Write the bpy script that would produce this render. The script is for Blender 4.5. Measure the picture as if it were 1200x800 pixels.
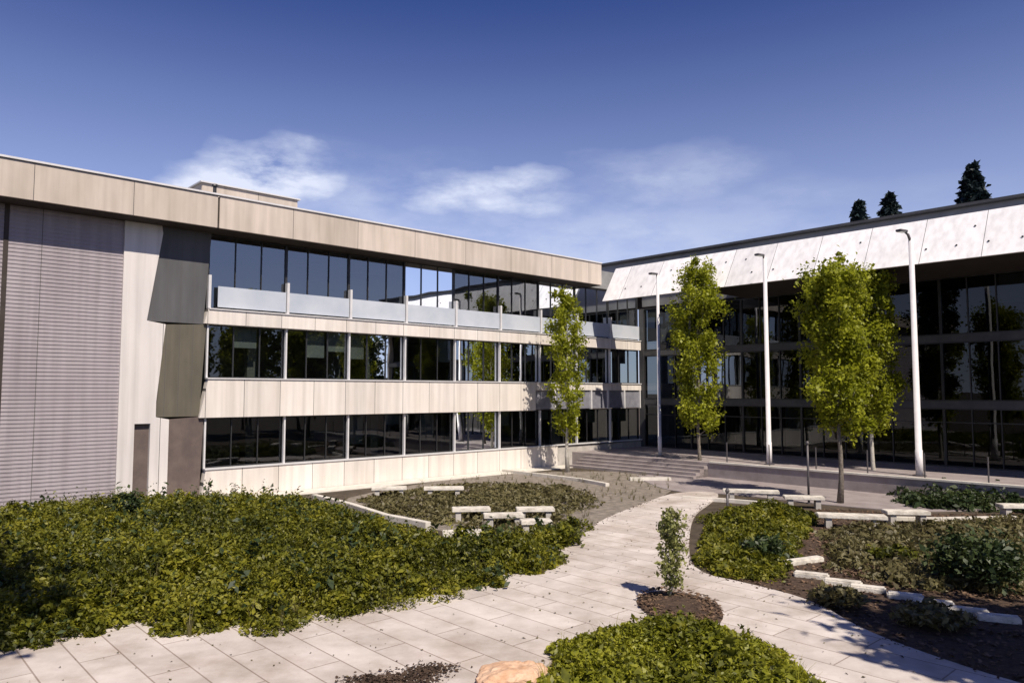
import bpy, math, random
import numpy as np
from mathutils import Vector
random.seed(7); rng = np.random.default_rng(7)
R = math.radians
for o in list(bpy.data.objects): bpy.data.objects.remove(o)
S = bpy.context.scene
COL = S.collection

# ------------------------------------------------------------------ camera
EYE = 4.3; F = 870.0; PITCH = math.atan(60/870.0)
cam = bpy.data.cameras.new('camera'); co = bpy.data.objects.new('camera', cam); COL.objects.link(co)
cam.sensor_width = 36; cam.lens = 36*F/1200; cam.clip_end = 3000; cam.clip_start = .1
co.location = (0, 0, EYE); co.rotation_euler = (R(90)+PITCH, 0, 0)
S.camera = co
# ------------------------------------------------------------------ sky, sun, exposure
SUN = Vector((.30, -.56, .77)).normalized()
EL = math.asin(SUN.z); AZ = math.atan2(SUN.x, SUN.y)
w = bpy.data.worlds.new('World'); S.world = w; w.use_nodes = True
nt = w.node_tree; nt.nodes.clear()
N = nt.nodes.new; Lk = nt.links.new
out = N('ShaderNodeOutputWorld'); bg = N('ShaderNodeBackground'); sky = N('ShaderNodeTexSky')
sky.sky_type = 'NISHITA'; sky.sun_disc = False; sky.sun_elevation = EL; sky.sun_rotation = AZ
sky.altitude = 900; sky.air_density = 1.0; sky.dust_density = 0.6; sky.ozone_density = 5.0
bg.inputs['Strength'].default_value = .075
# clouds: wisps at fixed directions of the sky
tc = N('ShaderNodeTexCoord')
def vmath(op, a, b=None):
    n = N('ShaderNodeVectorMath'); n.operation = op
    if isinstance(a, (tuple, list)): n.inputs[0].default_value = a
    else: Lk(a, n.inputs[0])
    if b is not None:
        if isinstance(b, (tuple, list)): n.inputs[1].default_value = b
        else: Lk(b, n.inputs[1])
    return n
def fmath(op, a, b=None, clamp=False):
    n = N('ShaderNodeMath'); n.operation = op; n.use_clamp = clamp
    for i, v in enumerate((a, b)):
        if v is None: continue
        if isinstance(v, (int, float)): n.inputs[i].default_value = v
        else: Lk(v, n.inputs[i])
    return n.outputs[0]
def px_dir(x, y):
    v = Vector(((x-600)/F, 1, (400-y)/F)); c, s = math.cos(PITCH), math.sin(PITCH)
    return Vector((v.x, v.y*c - v.z*s, v.y*s + v.z*c))
nz = N('ShaderNodeTexNoise'); nz.inputs['Scale'].default_value = 9; nz.inputs['Detail'].default_value = 9; nz.inputs['Roughness'].default_value = .62
st = vmath('MULTIPLY', tc.outputs['Generated'], (1, 1, 2.6)); Lk(st.outputs[0], nz.inputs['Vector'])
wn_ = N('ShaderNodeTexNoise'); wn_.inputs['Scale'].default_value = 7; wn_.inputs['Detail'].default_value = 5; Lk(st.outputs[0], wn_.inputs['Vector'])
wv = vmath('MULTIPLY', vmath('SUBTRACT', wn_.outputs['Color'], (.5,.5,.5)).outputs[0], (.22,.22,.09))
wp = vmath('ADD', tc.outputs['Generated'], wv.outputs[0])
tot = None
for (px, py, rx, rz, a) in [(300, 214, .07, .028, 1.6), (345, 216, .045, .026, 1.3), (575, 228, .08, .020, 1.2), (770, 212, .085, .03, .38), (700, 280, .30, .05, .34), (440, 240, .12, .05, .3)]:
    d = px_dir(px, py).normalized()
    sub = vmath('SUBTRACT', wp.outputs[0], tuple(d))
    sc = vmath('MULTIPLY', sub.outputs[0], (1/rx, 1/rx, 1/rz))
    ln = vmath('LENGTH', sc.outputs[0])
    m = fmath('SUBTRACT', 1.0, fmath('MULTIPLY', ln.outputs['Value'], .6), True)
    m = fmath('MULTIPLY', m, a)
    tot = m if tot is None else fmath('MAXIMUM', tot, m)
nn = fmath('MULTIPLY', fmath('SUBTRACT', nz.outputs['Fac'], .30), 3.2, True)
cf = fmath('MULTIPLY', tot, nn, True)
sz = N('ShaderNodeSeparateXYZ'); Lk(tc.outputs['Generated'], sz.inputs[0])
hz = fmath('SUBTRACT', 1.0, fmath('DIVIDE', sz.outputs['Z'], .5), True)
cf = fmath('ADD', cf, fmath('MULTIPLY', fmath('POWER', hz, 1.6), .75), True)
mix = N('ShaderNodeMix'); mix.data_type = 'RGBA'
Lk(cf, mix.inputs['Factor']); 
tint = N('ShaderNodeMix'); tint.data_type = 'RGBA'; tint.blend_type = 'MULTIPLY'; tint.inputs['Factor'].default_value = 1
Lk(sky.outputs[0], tint.inputs['A']); tint.inputs['B'].default_value = (.84, .86, 1.24, 1)
zr = N('ShaderNodeValToRGB'); Lk(sz.outputs['Z'], zr.inputs[0]); ze = zr.color_ramp.elements
ze[0].position = .2; ze[0].color = (1,1,1,1); ze[1].position = .58; ze[1].color = (.46,.52,.70,1)
tn2 = N('ShaderNodeMix'); tn2.data_type='RGBA'; tn2.blend_type='MULTIPLY'; tn2.inputs['Factor'].default_value = 1
Lk(tint.outputs['Result'], tn2.inputs['A']); Lk(zr.outputs[0], tn2.inputs['B']); Lk(tn2.outputs['Result'], mix.inputs['A']); mix.inputs['B'].default_value = (8.3, 8.9, 10.8, 1)
Lk(mix.outputs['Result'], bg.inputs['Color']); Lk(bg.outputs[0], out.inputs[0])
sl = bpy.data.lights.new('sun', 'SUN'); sl.energy = 5.0; sl.angle = R(.5); sl.color = (1, .90, .77)
so = bpy.data.objects.new('sun', sl); COL.objects.link(so); so.location = (0, 0, 40)
so.rotation_euler = SUN.to_track_quat('Z', 'Y').to_euler()
S.view_settings.view_transform = 'Standard'; S.view_settings.look = 'None'
S.view_settings.exposure = .3; S.view_settings.gamma = 1; S.view_settings.use_curve_mapping = False
S.render.engine = 'CYCLES'
S.cycles.transparent_max_bounces = 24

# ------------------------------------------------------------------ helpers
def g(x, y, z=0.0):
    """point of the photograph's ground survey -> world"""
    d = px_dir(x, y); k = (z-EYE)/d.z
    return Vector((d.x*k, d.y*k, z))
def tag(o, label=None, cat=None, group=None, kind=None):
    if label: o['label'] = label
    if cat: o['category'] = cat
    if group: o['group'] = group
    if kind: o['kind'] = kind
    return o
def thing(name, label, cat, loc=(0,0,0), group=None, rz=0):
    o = bpy.data.objects.new(name, None); COL.objects.link(o); o.location = loc; o.rotation_euler.z = rz
    o.empty_display_size = .2
    return tag(o, label, cat, group)
def root_loc(p):
    v = Vector((0,0,0))
    while p: v += p.location; p = p.parent
    return v
class MB:
    def __init__(s): s.v = []; s.f = []
    def add(s, vs, fs):
        b = len(s.v); s.v += [tuple(v) for v in vs]; s.f += [tuple(i+b for i in f) for f in fs]; return s
    def box(s, fr, a, b):
        """box in a frame: a,b = (s,o,z) corners"""
        x0,x1 = sorted((a[0],b[0])); y0,y1 = sorted((a[1],b[1])); z0,z1 = sorted((a[2],b[2]))
        P = [fr(x,y,z) for z in (z0,z1) for (x,y) in ((x0,y0),(x1,y0),(x1,y1),(x0,y1))]
        return s.add(P, [(0,3,2,1),(4,5,6,7),(0,1,5,4),(1,2,6,5),(2,3,7,6),(3,0,4,7)])
    def prism(s, fr, poly, o0, o1):
        """polygon of (s,z) in the frame's face plane extruded between offsets"""
        n = len(poly)
        P = [fr(a,o0,z) for a,z in poly]+[fr(a,o1,z) for a,z in poly]
        return s.add(P, [tuple(range(n)), tuple(range(2*n-1,n-1,-1))]+[(i,i+n,(i+1)%n+n,(i+1)%n) for i in range(n)])
    def slab(s, pts, z0, z1):
        n = len(pts)
        P = [(p[0],p[1],z0) for p in pts]+[(p[0],p[1],z1) for p in pts]
        return s.add(P, [tuple(range(n-1,-1,-1)), tuple(range(n,2*n))]+[(i,(i+1)%n,(i+1)%n+n,i+n) for i in range(n)])
    def tube(s, pts, rs, k=8, cap=True):
        pts = [Vector(p) for p in pts]; rings = []
        up = Vector((.31,.17,1)).normalized()
        b0 = len(s.v); V = []
        for i,p in enumerate(pts):
            t = (pts[min(i+1,len(pts)-1)]-pts[max(i-1,0)]).normalized()
            a = t.cross(Vector((1,0,0)) if abs(t.x) < .8 else Vector((0,1,0))).normalized(); b = t.cross(a)
            for j in range(k):
                q = 2*math.pi*j/k; V.append(p+(a*math.cos(q)+b*math.sin(q))*rs[i])
        Fc = []
        for i in range(len(pts)-1):
            for j in range(k): Fc.append((i*k+j, i*k+(j+1)%k, (i+1)*k+(j+1)%k, (i+1)*k+j))
        if cap: Fc += [tuple(range(k-1,-1,-1)), tuple(range((len(pts)-1)*k, len(pts)*k))]
        return s.add(V, Fc)
    def build(s, name, mat, parent=None, bevel=0, smooth=False):
        off = root_loc(parent)
        me = bpy.data.meshes.new(name)
        me.from_pydata([tuple(Vector(v)-off) for v in s.v], [], s.f); me.validate()
        o = bpy.data.objects.new(name, me); COL.objects.link(o)
        me.materials.append(mat)
        if parent: o.parent = parent
        import bmesh
        bm = bmesh.new(); bm.from_mesh(me); bmesh.ops.recalc_face_normals(bm, faces=bm.faces)
        if bevel:
            bmesh.ops.bevel(bm, geom=list(bm.edges), offset=bevel, segments=2, affect='EDGES', clamp_overlap=True)
        bm.to_mesh(me); bm.free()
        if smooth:
            for p in me.polygons: p.use_smooth = True
        return o
def ident(s, o, z): return Vector((s, o, z))
def frame(org, ax, ou):
    org = Vector(org); ax = Vector(ax).normalized(); ou = Vector(ou).normalized()
    def f(s, o, z): 
        v = org+ax*s+ou*o; return Vector((v.x, v.y, z))
    return f
D1 = Vector((.737,.676,0)); N1 = Vector((.676,-.737,0))
PL = Vector((-12.58, 30.4, 0)); LEN = 28.7
CN = PL + D1*LEN
LF = frame(PL, D1, N1)                       # along left wing, outwards
RF = frame(CN, N1, -D1)                      # along right wing, outwards

# ------------------------------------------------------------------ materials
def mat(name, col, col2=None, rough=.8, scale=2.0, bump=.0, bscale=30, stretch=(1,1,1), spec=.3, metal=0, detail=6, lo=.35, hi=.65, coords='Object'):
    m = bpy.data.materials.new(name); m.use_nodes = True; t = m.node_tree; p = t.nodes['Principled BSDF']
    p.inputs['Roughness'].default_value = rough; p.inputs['Specular IOR Level'].default_value = spec; p.inputs['Metallic'].default_value = metal
    p.inputs['Base Color'].default_value = (*col, 1)
    geo = t.nodes.new('ShaderNodeNewGeometry')
    mp = t.nodes.new('ShaderNodeMapping'); mp.inputs['Scale'].default_value = stretch; t.links.new(geo.outputs['Position'], mp.inputs['Vector'])
    if col2:
        n = t.nodes.new('ShaderNodeTexNoise'); n.inputs['Scale'].default_value = scale; n.inputs['Detail'].default_value = detail; n.inputs['Roughness'].default_value = .6
        t.links.new(mp.outputs[0], n.inputs['Vector'])
        r = t.nodes.new('ShaderNodeValToRGB'); r.color_ramp.elements[0].position = lo; r.color_ramp.elements[1].position = hi
        r.color_ramp.elements[0].color = (*col, 1); r.color_ramp.elements[1].color = (*col2, 1)
        t.links.new(n.outputs['Fac'], r.inputs[0]); t.links.new(r.outputs[0], p.inputs['Base Color'])
    if bump:
        n2 = t.nodes.new('ShaderNodeTexNoise'); n2.inputs['Scale'].default_value = bscale; n2.inputs['Detail'].default_value = 5
        t.links.new(geo.outputs['Position'], n2.inputs['Vector'])
        b = t.nodes.new('ShaderNodeBump'); b.inputs['Strength'].default_value = bump; b.inputs['Distance'].default_value = .02
        t.links.new(n2.outputs['Fac'], b.inputs['Height']); t.links.new(b.outputs[0], p.inputs['Normal'])
    return m
def leafmat(name, c1, c2, c3, scale=1.2, trans=.35):
    m = bpy.data.materials.new(name); m.use_nodes = True; t = m.node_tree; t.nodes.clear()
    n_ = t.nodes.new; o = n_('ShaderNodeOutputMaterial'); geo = n_('ShaderNodeNewGeometry')
    nz = n_('ShaderNodeTexNoise'); nz.inputs['Scale'].default_value = scale; nz.inputs['Detail'].default_value = 3; t.links.new(geo.outputs['Position'], nz.inputs['Vector'])
    nb = n_('ShaderNodeTexNoise'); nb.inputs['Scale'].default_value = scale*14; t.links.new(geo.outputs['Position'], nb.inputs['Vector'])
    ad = n_('ShaderNodeMath'); ad.operation = 'MULTIPLY_ADD'; ad.inputs[1].default_value = .55; t.links.new(nb.outputs['Fac'], ad.inputs[0]); 
    sb = n_('ShaderNodeMath'); sb.operation = 'MULTIPLY'; sb.inputs[1].default_value = .45; t.links.new(nz.outputs['Fac'], sb.inputs[0]); t.links.new(sb.outputs[0], ad.inputs[2])
    r = n_('ShaderNodeValToRGB'); e = r.color_ramp.elements; e[0].position = .38; e[0].color = (*c1,1); e[1].position = .62; e[1].color = (*c3,1)
    k = e.new(.5); k.color = (*c2,1); t.links.new(ad.outputs[0], r.inputs[0])
    p = n_('ShaderNodeBsdfPrincipled'); p.inputs['Roughness'].default_value = .5; p.inputs['Specular IOR Level'].default_value = .35
    tr = n_('ShaderNodeBsdfTranslucent'); mx = n_('ShaderNodeMixShader'); mx.inputs[0].default_value = trans
    t.links.new(r.outputs[0], p.inputs['Base Color']); t.links.new(r.outputs[0], tr.inputs['Color'])
    t.links.new(p.outputs[0], mx.inputs[1]); t.links.new(tr.outputs[0], mx.inputs[2]); t.links.new(mx.outputs[0], o.inputs[0])
    return m
def glassmat(name, tint, refl=1.0, ior=1.9):
    m = bpy.data.materials.new(name); m.use_nodes = True; t = m.node_tree; t.nodes.clear(); n_ = t.nodes.new
    o = n_('ShaderNodeOutputMaterial'); tr = n_('ShaderNodeBsdfTransparent'); tr.inputs[0].default_value = (*tint,1)
    gl = n_('ShaderNodeBsdfGlossy'); gl.inputs['Roughness'].default_value = .012; gl.inputs[0].default_value = (.9*refl,.95*refl,refl,1)
    fr = n_('ShaderNodeFresnel'); fr.inputs[0].default_value = ior
    geo = n_('ShaderNodeNewGeometry'); nz = n_('ShaderNodeTexNoise'); nz.inputs['Scale'].default_value = .55; nz.inputs['Detail'].default_value = 1
    b = n_('ShaderNodeBump'); b.inputs['Strength'].default_value = .25; b.inputs['Distance'].default_value = .03
    t.links.new(geo.outputs['Position'], nz.inputs[0]); t.links.new(nz.outputs[0], b.inputs['Height']); t.links.new(b.outputs[0], gl.inputs['Normal'])
    mx = n_('ShaderNodeMixShader'); t.links.new(fr.outputs[0], mx.inputs[0]); t.links.new(tr.outputs[0], mx.inputs[1]); t.links.new(gl.outputs[0], mx.inputs[2])
    t.links.new(mx.outputs[0], o.inputs[0]); return m
def pavemat():
    m = mat('concrete_paving', (.50,.45,.41), (.64,.58,.54), .85, 1.1, .25, 60)
    t = m.node_tree; p = t.nodes['Principled BSDF']
    src = p.inputs['Base Color'].links[0].from_socket
    geo = t.nodes.new('ShaderNodeNewGeometry'); mp = t.nodes.new('ShaderNodeMapping')
    mp.vector_type = 'TEXTURE'; mp.inputs['Rotation'].default_value = (0,0,math.atan2(-.737,.676)); t.links.new(geo.outputs['Position'], mp.inputs[0])
    br = t.nodes.new('ShaderNodeTexBrick'); br.inputs['Scale'].default_value = 1; br.inputs['Brick Width'].default_value = 2.7; br.inputs['Row Height'].default_value = .62
    br.inputs['Mortar Size'].default_value = .014; br.inputs['Mortar Smooth'].default_value = .2; br.inputs['Bias'].default_value = 0
    br.inputs['Color1'].default_value = (1,1,1,1); br.inputs['Color2'].default_value = (.86,.85,.85,1); br.inputs['Mortar'].default_value = (.50,.45,.42,1)
    t.links.new(mp.outputs[0], br.inputs[0])
    mx = t.nodes.new('ShaderNodeMix'); mx.data_type='RGBA'; mx.blend_type='MULTIPLY'; mx.inputs[0].default_value = 1
    t.links.new(src, mx.inputs['A']); t.links.new(br.outputs['Color'], mx.inputs['B'])
    # stains
    ns = t.nodes.new('ShaderNodeTexNoise'); ns.inputs['Scale'].default_value = .45; ns.inputs['Detail'].default_value = 8; ns.inputs['Roughness'].default_value = .7; t.links.new(geo.outputs['Position'], ns.inputs[0])
    rs = t.nodes.new('ShaderNodeValToRGB'); rs.color_ramp.elements[0].position=.36; rs.color_ramp.elements[0].color=(.74,.70,.66,1); rs.color_ramp.elements[1].position=.55; rs.color_ramp.elements[1].color=(1,1,1,1)
    t.links.new(ns.outputs[0], rs.inputs[0])
    m2 = t.nodes.new('ShaderNodeMix'); m2.data_type='RGBA'; m2.blend_type='MULTIPLY'; m2.inputs[0].default_value = 1
    t.links.new(mx.outputs['Result'], m2.inputs['A']); t.links.new(rs.outputs[0], m2.inputs['B'])
    t.links.new(m2.outputs['Result'], p.inputs['Base Color'])
    return m
def joint_mat(name, c1, c2, fr_s=1.6, axis=D1, jz=None, org=PL):
    """cladding in panels: thin dark joints every fr_s metres along the wall"""
    m = mat(name, c1, c2, .7, .8, .1, 25, (1,1,.35))
    t = m.node_tree; p = t.nodes['Principled BSDF']; src = p.inputs['Base Color'].links[0].from_socket
    geo = t.nodes.new('ShaderNodeNewGeometry')
    sub = t.nodes.new('ShaderNodeVectorMath'); sub.operation='SUBTRACT'; sub.inputs[1].default_value = tuple(org); t.links.new(geo.outputs['Position'], sub.inputs[0])
    dt = t.nodes.new('ShaderNodeVectorMath'); dt.operation='DOT_PRODUCT'; dt.inputs[1].default_value = tuple(axis); t.links.new(sub.outputs[0], dt.inputs[0])
    dv = t.nodes.new('ShaderNodeMath'); dv.operation='DIVIDE'; dv.inputs[1].default_value = fr_s; t.links.new(dt.outputs['Value'], dv.inputs[0])
    fl = t.nodes.new('ShaderNodeMath'); fl.operation='FLOOR'; t.links.new(dv.outputs[0], fl.inputs[0])
    fc = t.nodes.new('ShaderNodeMath'); fc.operation='FRACT'; t.links.new(dv.outputs[0], fc.inputs[0])
    gt = t.nodes.new('ShaderNodeMath'); gt.operation='LESS_THAN'; gt.inputs[1].default_value = .022/fr_s; t.links.new(fc.outputs[0], gt.inputs[0])
    wn = t.nodes.new('ShaderNodeTexWhiteNoise'); wn.noise_dimensions='1D'; t.links.new(fl.outputs[0], wn.inputs['W'])
    mr = t.nodes.new('ShaderNodeMapRange'); mr.inputs['To Min'].default_value=.91; mr.inputs['To Max'].default_value=1.04; t.links.new(wn.outputs['Value'], mr.inputs['Value'])
    # rain streaks
    mp = t.nodes.new('ShaderNodeMapping'); mp.inputs['Scale'].default_value=(3,3,.12); t.links.new(geo.outputs['Position'], mp.inputs[0])
    ns = t.nodes.new('ShaderNodeTexNoise'); ns.inputs['Scale'].default_value=1.3; ns.inputs['Detail'].default_value=6; t.links.new(mp.outputs[0], ns.inputs[0])
    ms = t.nodes.new('ShaderNodeMapRange'); ms.inputs['From Min'].default_value=.3; ms.inputs['From Max'].default_value=.6; ms.inputs['To Min'].default_value=.82; ms.inputs['To Max'].default_value=1; t.links.new(ns.outputs[0], ms.inputs['Value'])
    mu = t.nodes.new('ShaderNodeMath'); mu.operation='MULTIPLY'; t.links.new(mr.outputs[0], mu.inputs[0]); t.links.new(ms.outputs[0], mu.inputs[1])
    sc = t.nodes.new('ShaderNodeVectorMath'); sc.operation='SCALE'; t.links.new(src, sc.inputs[0]); t.links.new(mu.outputs[0], sc.inputs['Scale'])
    mx = t.nodes.new('ShaderNodeMix'); mx.data_type='RGBA'; t.links.new(gt.outputs[0], mx.inputs['Factor']); t.links.new(sc.outputs[0], mx.inputs['A']); mx.inputs['B'].default_value=(.09,.085,.08,1)
    t.links.new(mx.outputs['Result'], p.inputs['Base Color'])
    return m
M = {}
M['soil'] = mat('soil', (.045,.033,.022), (.09,.07,.05), .95, 1.6, .8, 26, detail=10)
M['mulch'] = mat('bark_mulch', (.035,.022,.015), (.10,.065,.045), .95, 9, 1.0, 45, detail=10)
M['gravel'] = mat('gravel', (.13,.11,.09), (.30,.26,.22), .95, 3.0, .9, 70, detail=12, lo=.3, hi=.7)
M['pave'] = pavemat()
M['kerb'] = mat('kerb_concrete', (.52,.49,.43), (.66,.62,.56), .85, 2.2, .3, 40)
M['stone'] = mat('pale_stone', (.36,.33,.28), (.66,.62,.55), .85, 4, .6, 24, detail=10, lo=.3, hi=.58)
M['siding'] = joint_mat('ribbed_siding', (.33,.29,.31), (.38,.34,.36), 2.95)
M['plinth'] = mat('plinth_concrete', (.34,.32,.29), (.46,.43,.40), .85, 2, .3, 40)
M['white'] = joint_mat('pale_cladding', (.64,.60,.58), (.72,.68,.65), 1.7)
M['bandmat'] = joint_mat('spandrel_cladding', (.66,.60,.54), (.74,.69,.64), 1.6)
M['fascia'] = joint_mat('beige_fascia', (.50,.43,.36), (.60,.52,.45), 3.2)
M['rfascia'] = joint_mat('white_metal_fascia', (.87,.85,.84), (.92,.90,.89), 2.4, N1, org=CN)
M['dpanel'] = mat('charcoal_panel', (.060,.060,.065), (.085,.085,.085), .6, 1.5, .1, 20)
M['dclad'] = joint_mat('charcoal_cladding', (.085,.085,.09), (.115,.115,.12), .52)
M['opanel'] = joint_mat('olive_cladding', (.10,.09,.068), (.145,.13,.098), .52)
M['bpanel'] = mat('brown_panel', (.10,.075,.070), (.14,.11,.095), .6, 1.5, .1, 20)
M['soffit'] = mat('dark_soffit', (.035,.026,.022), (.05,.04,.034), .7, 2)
M['frame'] = mat('anodised_frame', (.05,.05,.052), None, .45, metal=.5)
M['palemetal'] = mat('pale_metal', (.55,.54,.54), (.62,.61,.61), .45, 3, metal=.0, spec=.5)
M['gpanel'] = mat('grey_louvre', (.16,.16,.19), (.22,.22,.25), .5, 3)
M['glass'] = glassmat('window_glass', (.42,.47,.46), .85)
M['dglass'] = glassmat('dark_window_glass', (.20,.23,.24), .42)
M['cglass'] = glassmat('coated_glass', (.40,.46,.50), 1.0, 2.7)
M['frost'] = mat('frosted_glass', (.40,.44,.50), (.50,.53,.58), .25, .6, spec=.6)
M['int'] = mat('interior_plaster', (.22,.21,.19), (.30,.28,.25), .9, .7)
M['intd'] = mat('interior_dark', (.06,.055,.05), (.10,.09,.08), .9, .7)
M['blind'] = mat('roller_blind', (.30,.31,.30), (.38,.38,.36), .9, 2)
M['roof'] = mat('roof_membrane', (.22,.22,.22), (.30,.30,.30), .9, 1)
M['clere'] = mat('grey_metal_roof_edge', (.17,.18,.21), (.22,.23,.26), .5, 1.2)
M['pole'] = mat('painted_steel', (.60,.575,.59), (.66,.64,.65), .4, 4, spec=.5)
M['poled'] = mat('dark_steel', (.06,.055,.06), (.09,.08,.085), .45, 4, spec=.5)
M['lens'] = mat('lamp_lens', (.5,.55,.45), None, .2, spec=.6)
M['terr'] = mat('terrace_paving', (.23,.195,.19), (.31,.27,.265), .85, 1.4, .3, 40)
M['bark'] = mat('bark', (.10,.085,.07), (.22,.19,.16), .9, 12, .8, 40)
M['pbark'] = mat('pale_bark', (.32,.30,.26), (.48,.45,.40), .9, 9, .6, 40)
M['orange'] = mat('orange_sandstone', (.46,.27,.16), (.62,.43,.30), .85, 4, .7, 14)
M['chips'] = mat('bark_chip', (.06,.035,.022), (.19,.12,.075), .9, 14, lo=.4, hi=.6)
M['leaf_tree'] = leafmat('tree_leaf', (.14,.16,.009), (.28,.31,.016), (.44,.45,.04), 1.0, .5)
M['leaf_cover'] = leafmat('cover_leaf', (.036,.042,.005), (.125,.132,.011), (.27,.25,.022), .45, .35)
M['leaf_cover2'] = leafmat('fore_leaf', (.085,.095,.007), (.20,.21,.014), (.34,.33,.028), .6, .35)
M['leaf_dark'] = leafmat('dark_leaf', (.018,.032,.012), (.035,.055,.016), (.07,.09,.025), 1.0, .25)
M['leaf_pale'] = leafmat('pale_leaf', (.16,.18,.05), (.26,.27,.09), (.38,.37,.16), 2.0, .4)
M['leaf_pale2'] = leafmat('yellow_leaf', (.12,.13,.02), (.22,.22,.03), (.34,.32,.06), 1.5, .4)
M['leaf_dry'] = leafmat('dry_leaf', (.08,.065,.03), (.13,.115,.045), (.19,.165,.075), 1.0, .3)
M['conifer'] = leafmat('conifer_needle', (.010,.020,.022), (.018,.032,.034), (.03,.045,.045), .5, .1)

# ------------------------------------------------------------------ foliage
def leaves(name, C, size, material, parent=None, up=.4, stretch=2.0, jit=.35, scale=None):
    """C (N,3) world centres -> one mesh of folded leaves"""
    C = np.asarray(C, float); n = len(C); off = np.array(root_loc(parent)); C = C-off
    nrm = rng.normal(size=(n,3)); nrm[:,2] = np.abs(nrm[:,2])+up; nrm /= np.linalg.norm(nrm,axis=1,keepdims=True)
    a = rng.normal(size=(n,3)); a -= (a*nrm).sum(1,keepdims=True)*nrm; a /= np.linalg.norm(a,axis=1,keepdims=True)
    b = np.cross(nrm,a); s = size*(1+jit*rng.normal(size=(n,1))).clip(.4,2)
    if scale is not None: s = s*scale[:,None]
    L = a*s*.5*stretch; W = b*s*.5; dz = nrm*s*.18
    V = np.stack([C-L, C+W-L*.15+dz, C+L-dz*.6, C-W-L*.15+dz],1).reshape(-1,3)
    me = bpy.data.meshes.new(name); me.vertices.add(4*n); me.vertices.foreach_set('co', V.ravel())
    me.loops.add(4*n); me.loops.foreach_set('vertex_index', np.arange(4*n)); me.polygons.add(n)
    me.polygons.foreach_set('loop_start', np.arange(0,4*n,4)); me.update(calc_edges=True)
    me.materials.append(material)
    o = bpy.data.objects.new(name, me); COL.objects.link(o)
    if parent: o.parent = parent
    return o
def inpoly(P, poly):
    x,y = P[:,0],P[:,1]; ins = np.zeros(len(P),bool); n=len(poly)
    for i in range(n):
        x1,y1 = poly[i][0],poly[i][1]; x2,y2 = poly[(i+1)%n][0],poly[(i+1)%n][1]
        c = ((y1>y)!=(y2>y)) & (x < (x2-x1)*(y-y1)/((y2-y1) or 1e-9)+x1); ins ^= c
    return ins
def edge_dist(P, poly):
    d = np.full(len(P),1e9); n=len(poly)
    for i in range(n):
        a = np.array(poly[i][:2],float); b = np.array(poly[(i+1)%n][:2],float); ab=b-a
        t = (((P[:,:2]-a)@ab)/(ab@ab+1e-9)).clip(0,1); q = a+t[:,None]*ab
        d = np.minimum(d, np.hypot(*(P[:,:2]-q).T))
    return d
def cover(name, poly, label, cat, material, dens, h, clump=.55, size=.075, spread=.1, group=None, kf=.93):
    """low planting: mounded clumps of leaves all over a bed"""
    A = np.array([p[:2] for p in poly],float); lo,hi = A.min(0),A.max(0)
    nb = int((hi-lo).prod()/clump**2*1.9); cc = rng.uniform(lo,hi,(nb,2)); cc = cc[inpoly(cc,poly)]
    ed = edge_dist(cc,poly); cc = cc[ed>.12]; ed = ed[ed>.12]
    rad = clump*rng.choice([.4,.6,.8,1.0,1.25],len(cc)); hh = h*rng.uniform(.35,1.45,len(cc))*np.clip(.4+ed*.7,0,1)
    area = (hi-lo).prod()*inpoly(rng.uniform(lo,hi,(4000,2)),poly).mean()
    N = int(area*dens); k = rng.integers(0,len(cc),N); keep = rng.random(len(cc)) < kf; k = k[keep[k]]; N = len(k)
    th = rng.uniform(0,2*np.pi,N); ph = np.arccos(rng.uniform(.0,1,N)); rr = rng.uniform(.72,1.06,N)
    X = cc[k,0]+rad[k]*np.sin(ph)*np.cos(th)*rr; Y = cc[k,1]+rad[k]*np.sin(ph)*np.sin(th)*rr; Z = .03+hh[k]*np.cos(ph)*rr
    o = leaves(name, np.stack([X,Y,Z],1), size, material, scale=rng.uniform(.6,1.5,len(cc))[k])
    return tag(o, label, cat, group, 'stuff')
def shrub(name, label, p, r, h, material, n=900, group=None, size=.07):
    t = thing(name, label, 'shrub', (p[0],p[1],0), group)
    b = MB()
    for k in range(7):
        a = k*.9+random.random(); b.tube([(p[0],p[1],-.05),(p[0]+.3*r*math.cos(a),p[1]+.3*r*math.sin(a),h*.4),(p[0]+.7*r*math.cos(a),p[1]+.7*r*math.sin(a),h*.75)],[.02,.014,.006],5)
    b.build('stem', M['bark'], t)
    cl = rng.normal(size=(14,3)); cl /= np.linalg.norm(cl,axis=1,keepdims=True); cl[:,2]=np.abs(cl[:,2])
    k = rng.integers(0,14,n); q = rng.normal(size=(n,3))*.24
    C = (cl[k]*rng.uniform(.45,.8,(n,1))+q)*np.array([r,r,h*.6])+np.array([p[0],p[1],h*.38]); C[:,2]=np.abs(C[:,2])+.02
    leaves('foliage', C, size, material, t); return t
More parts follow.
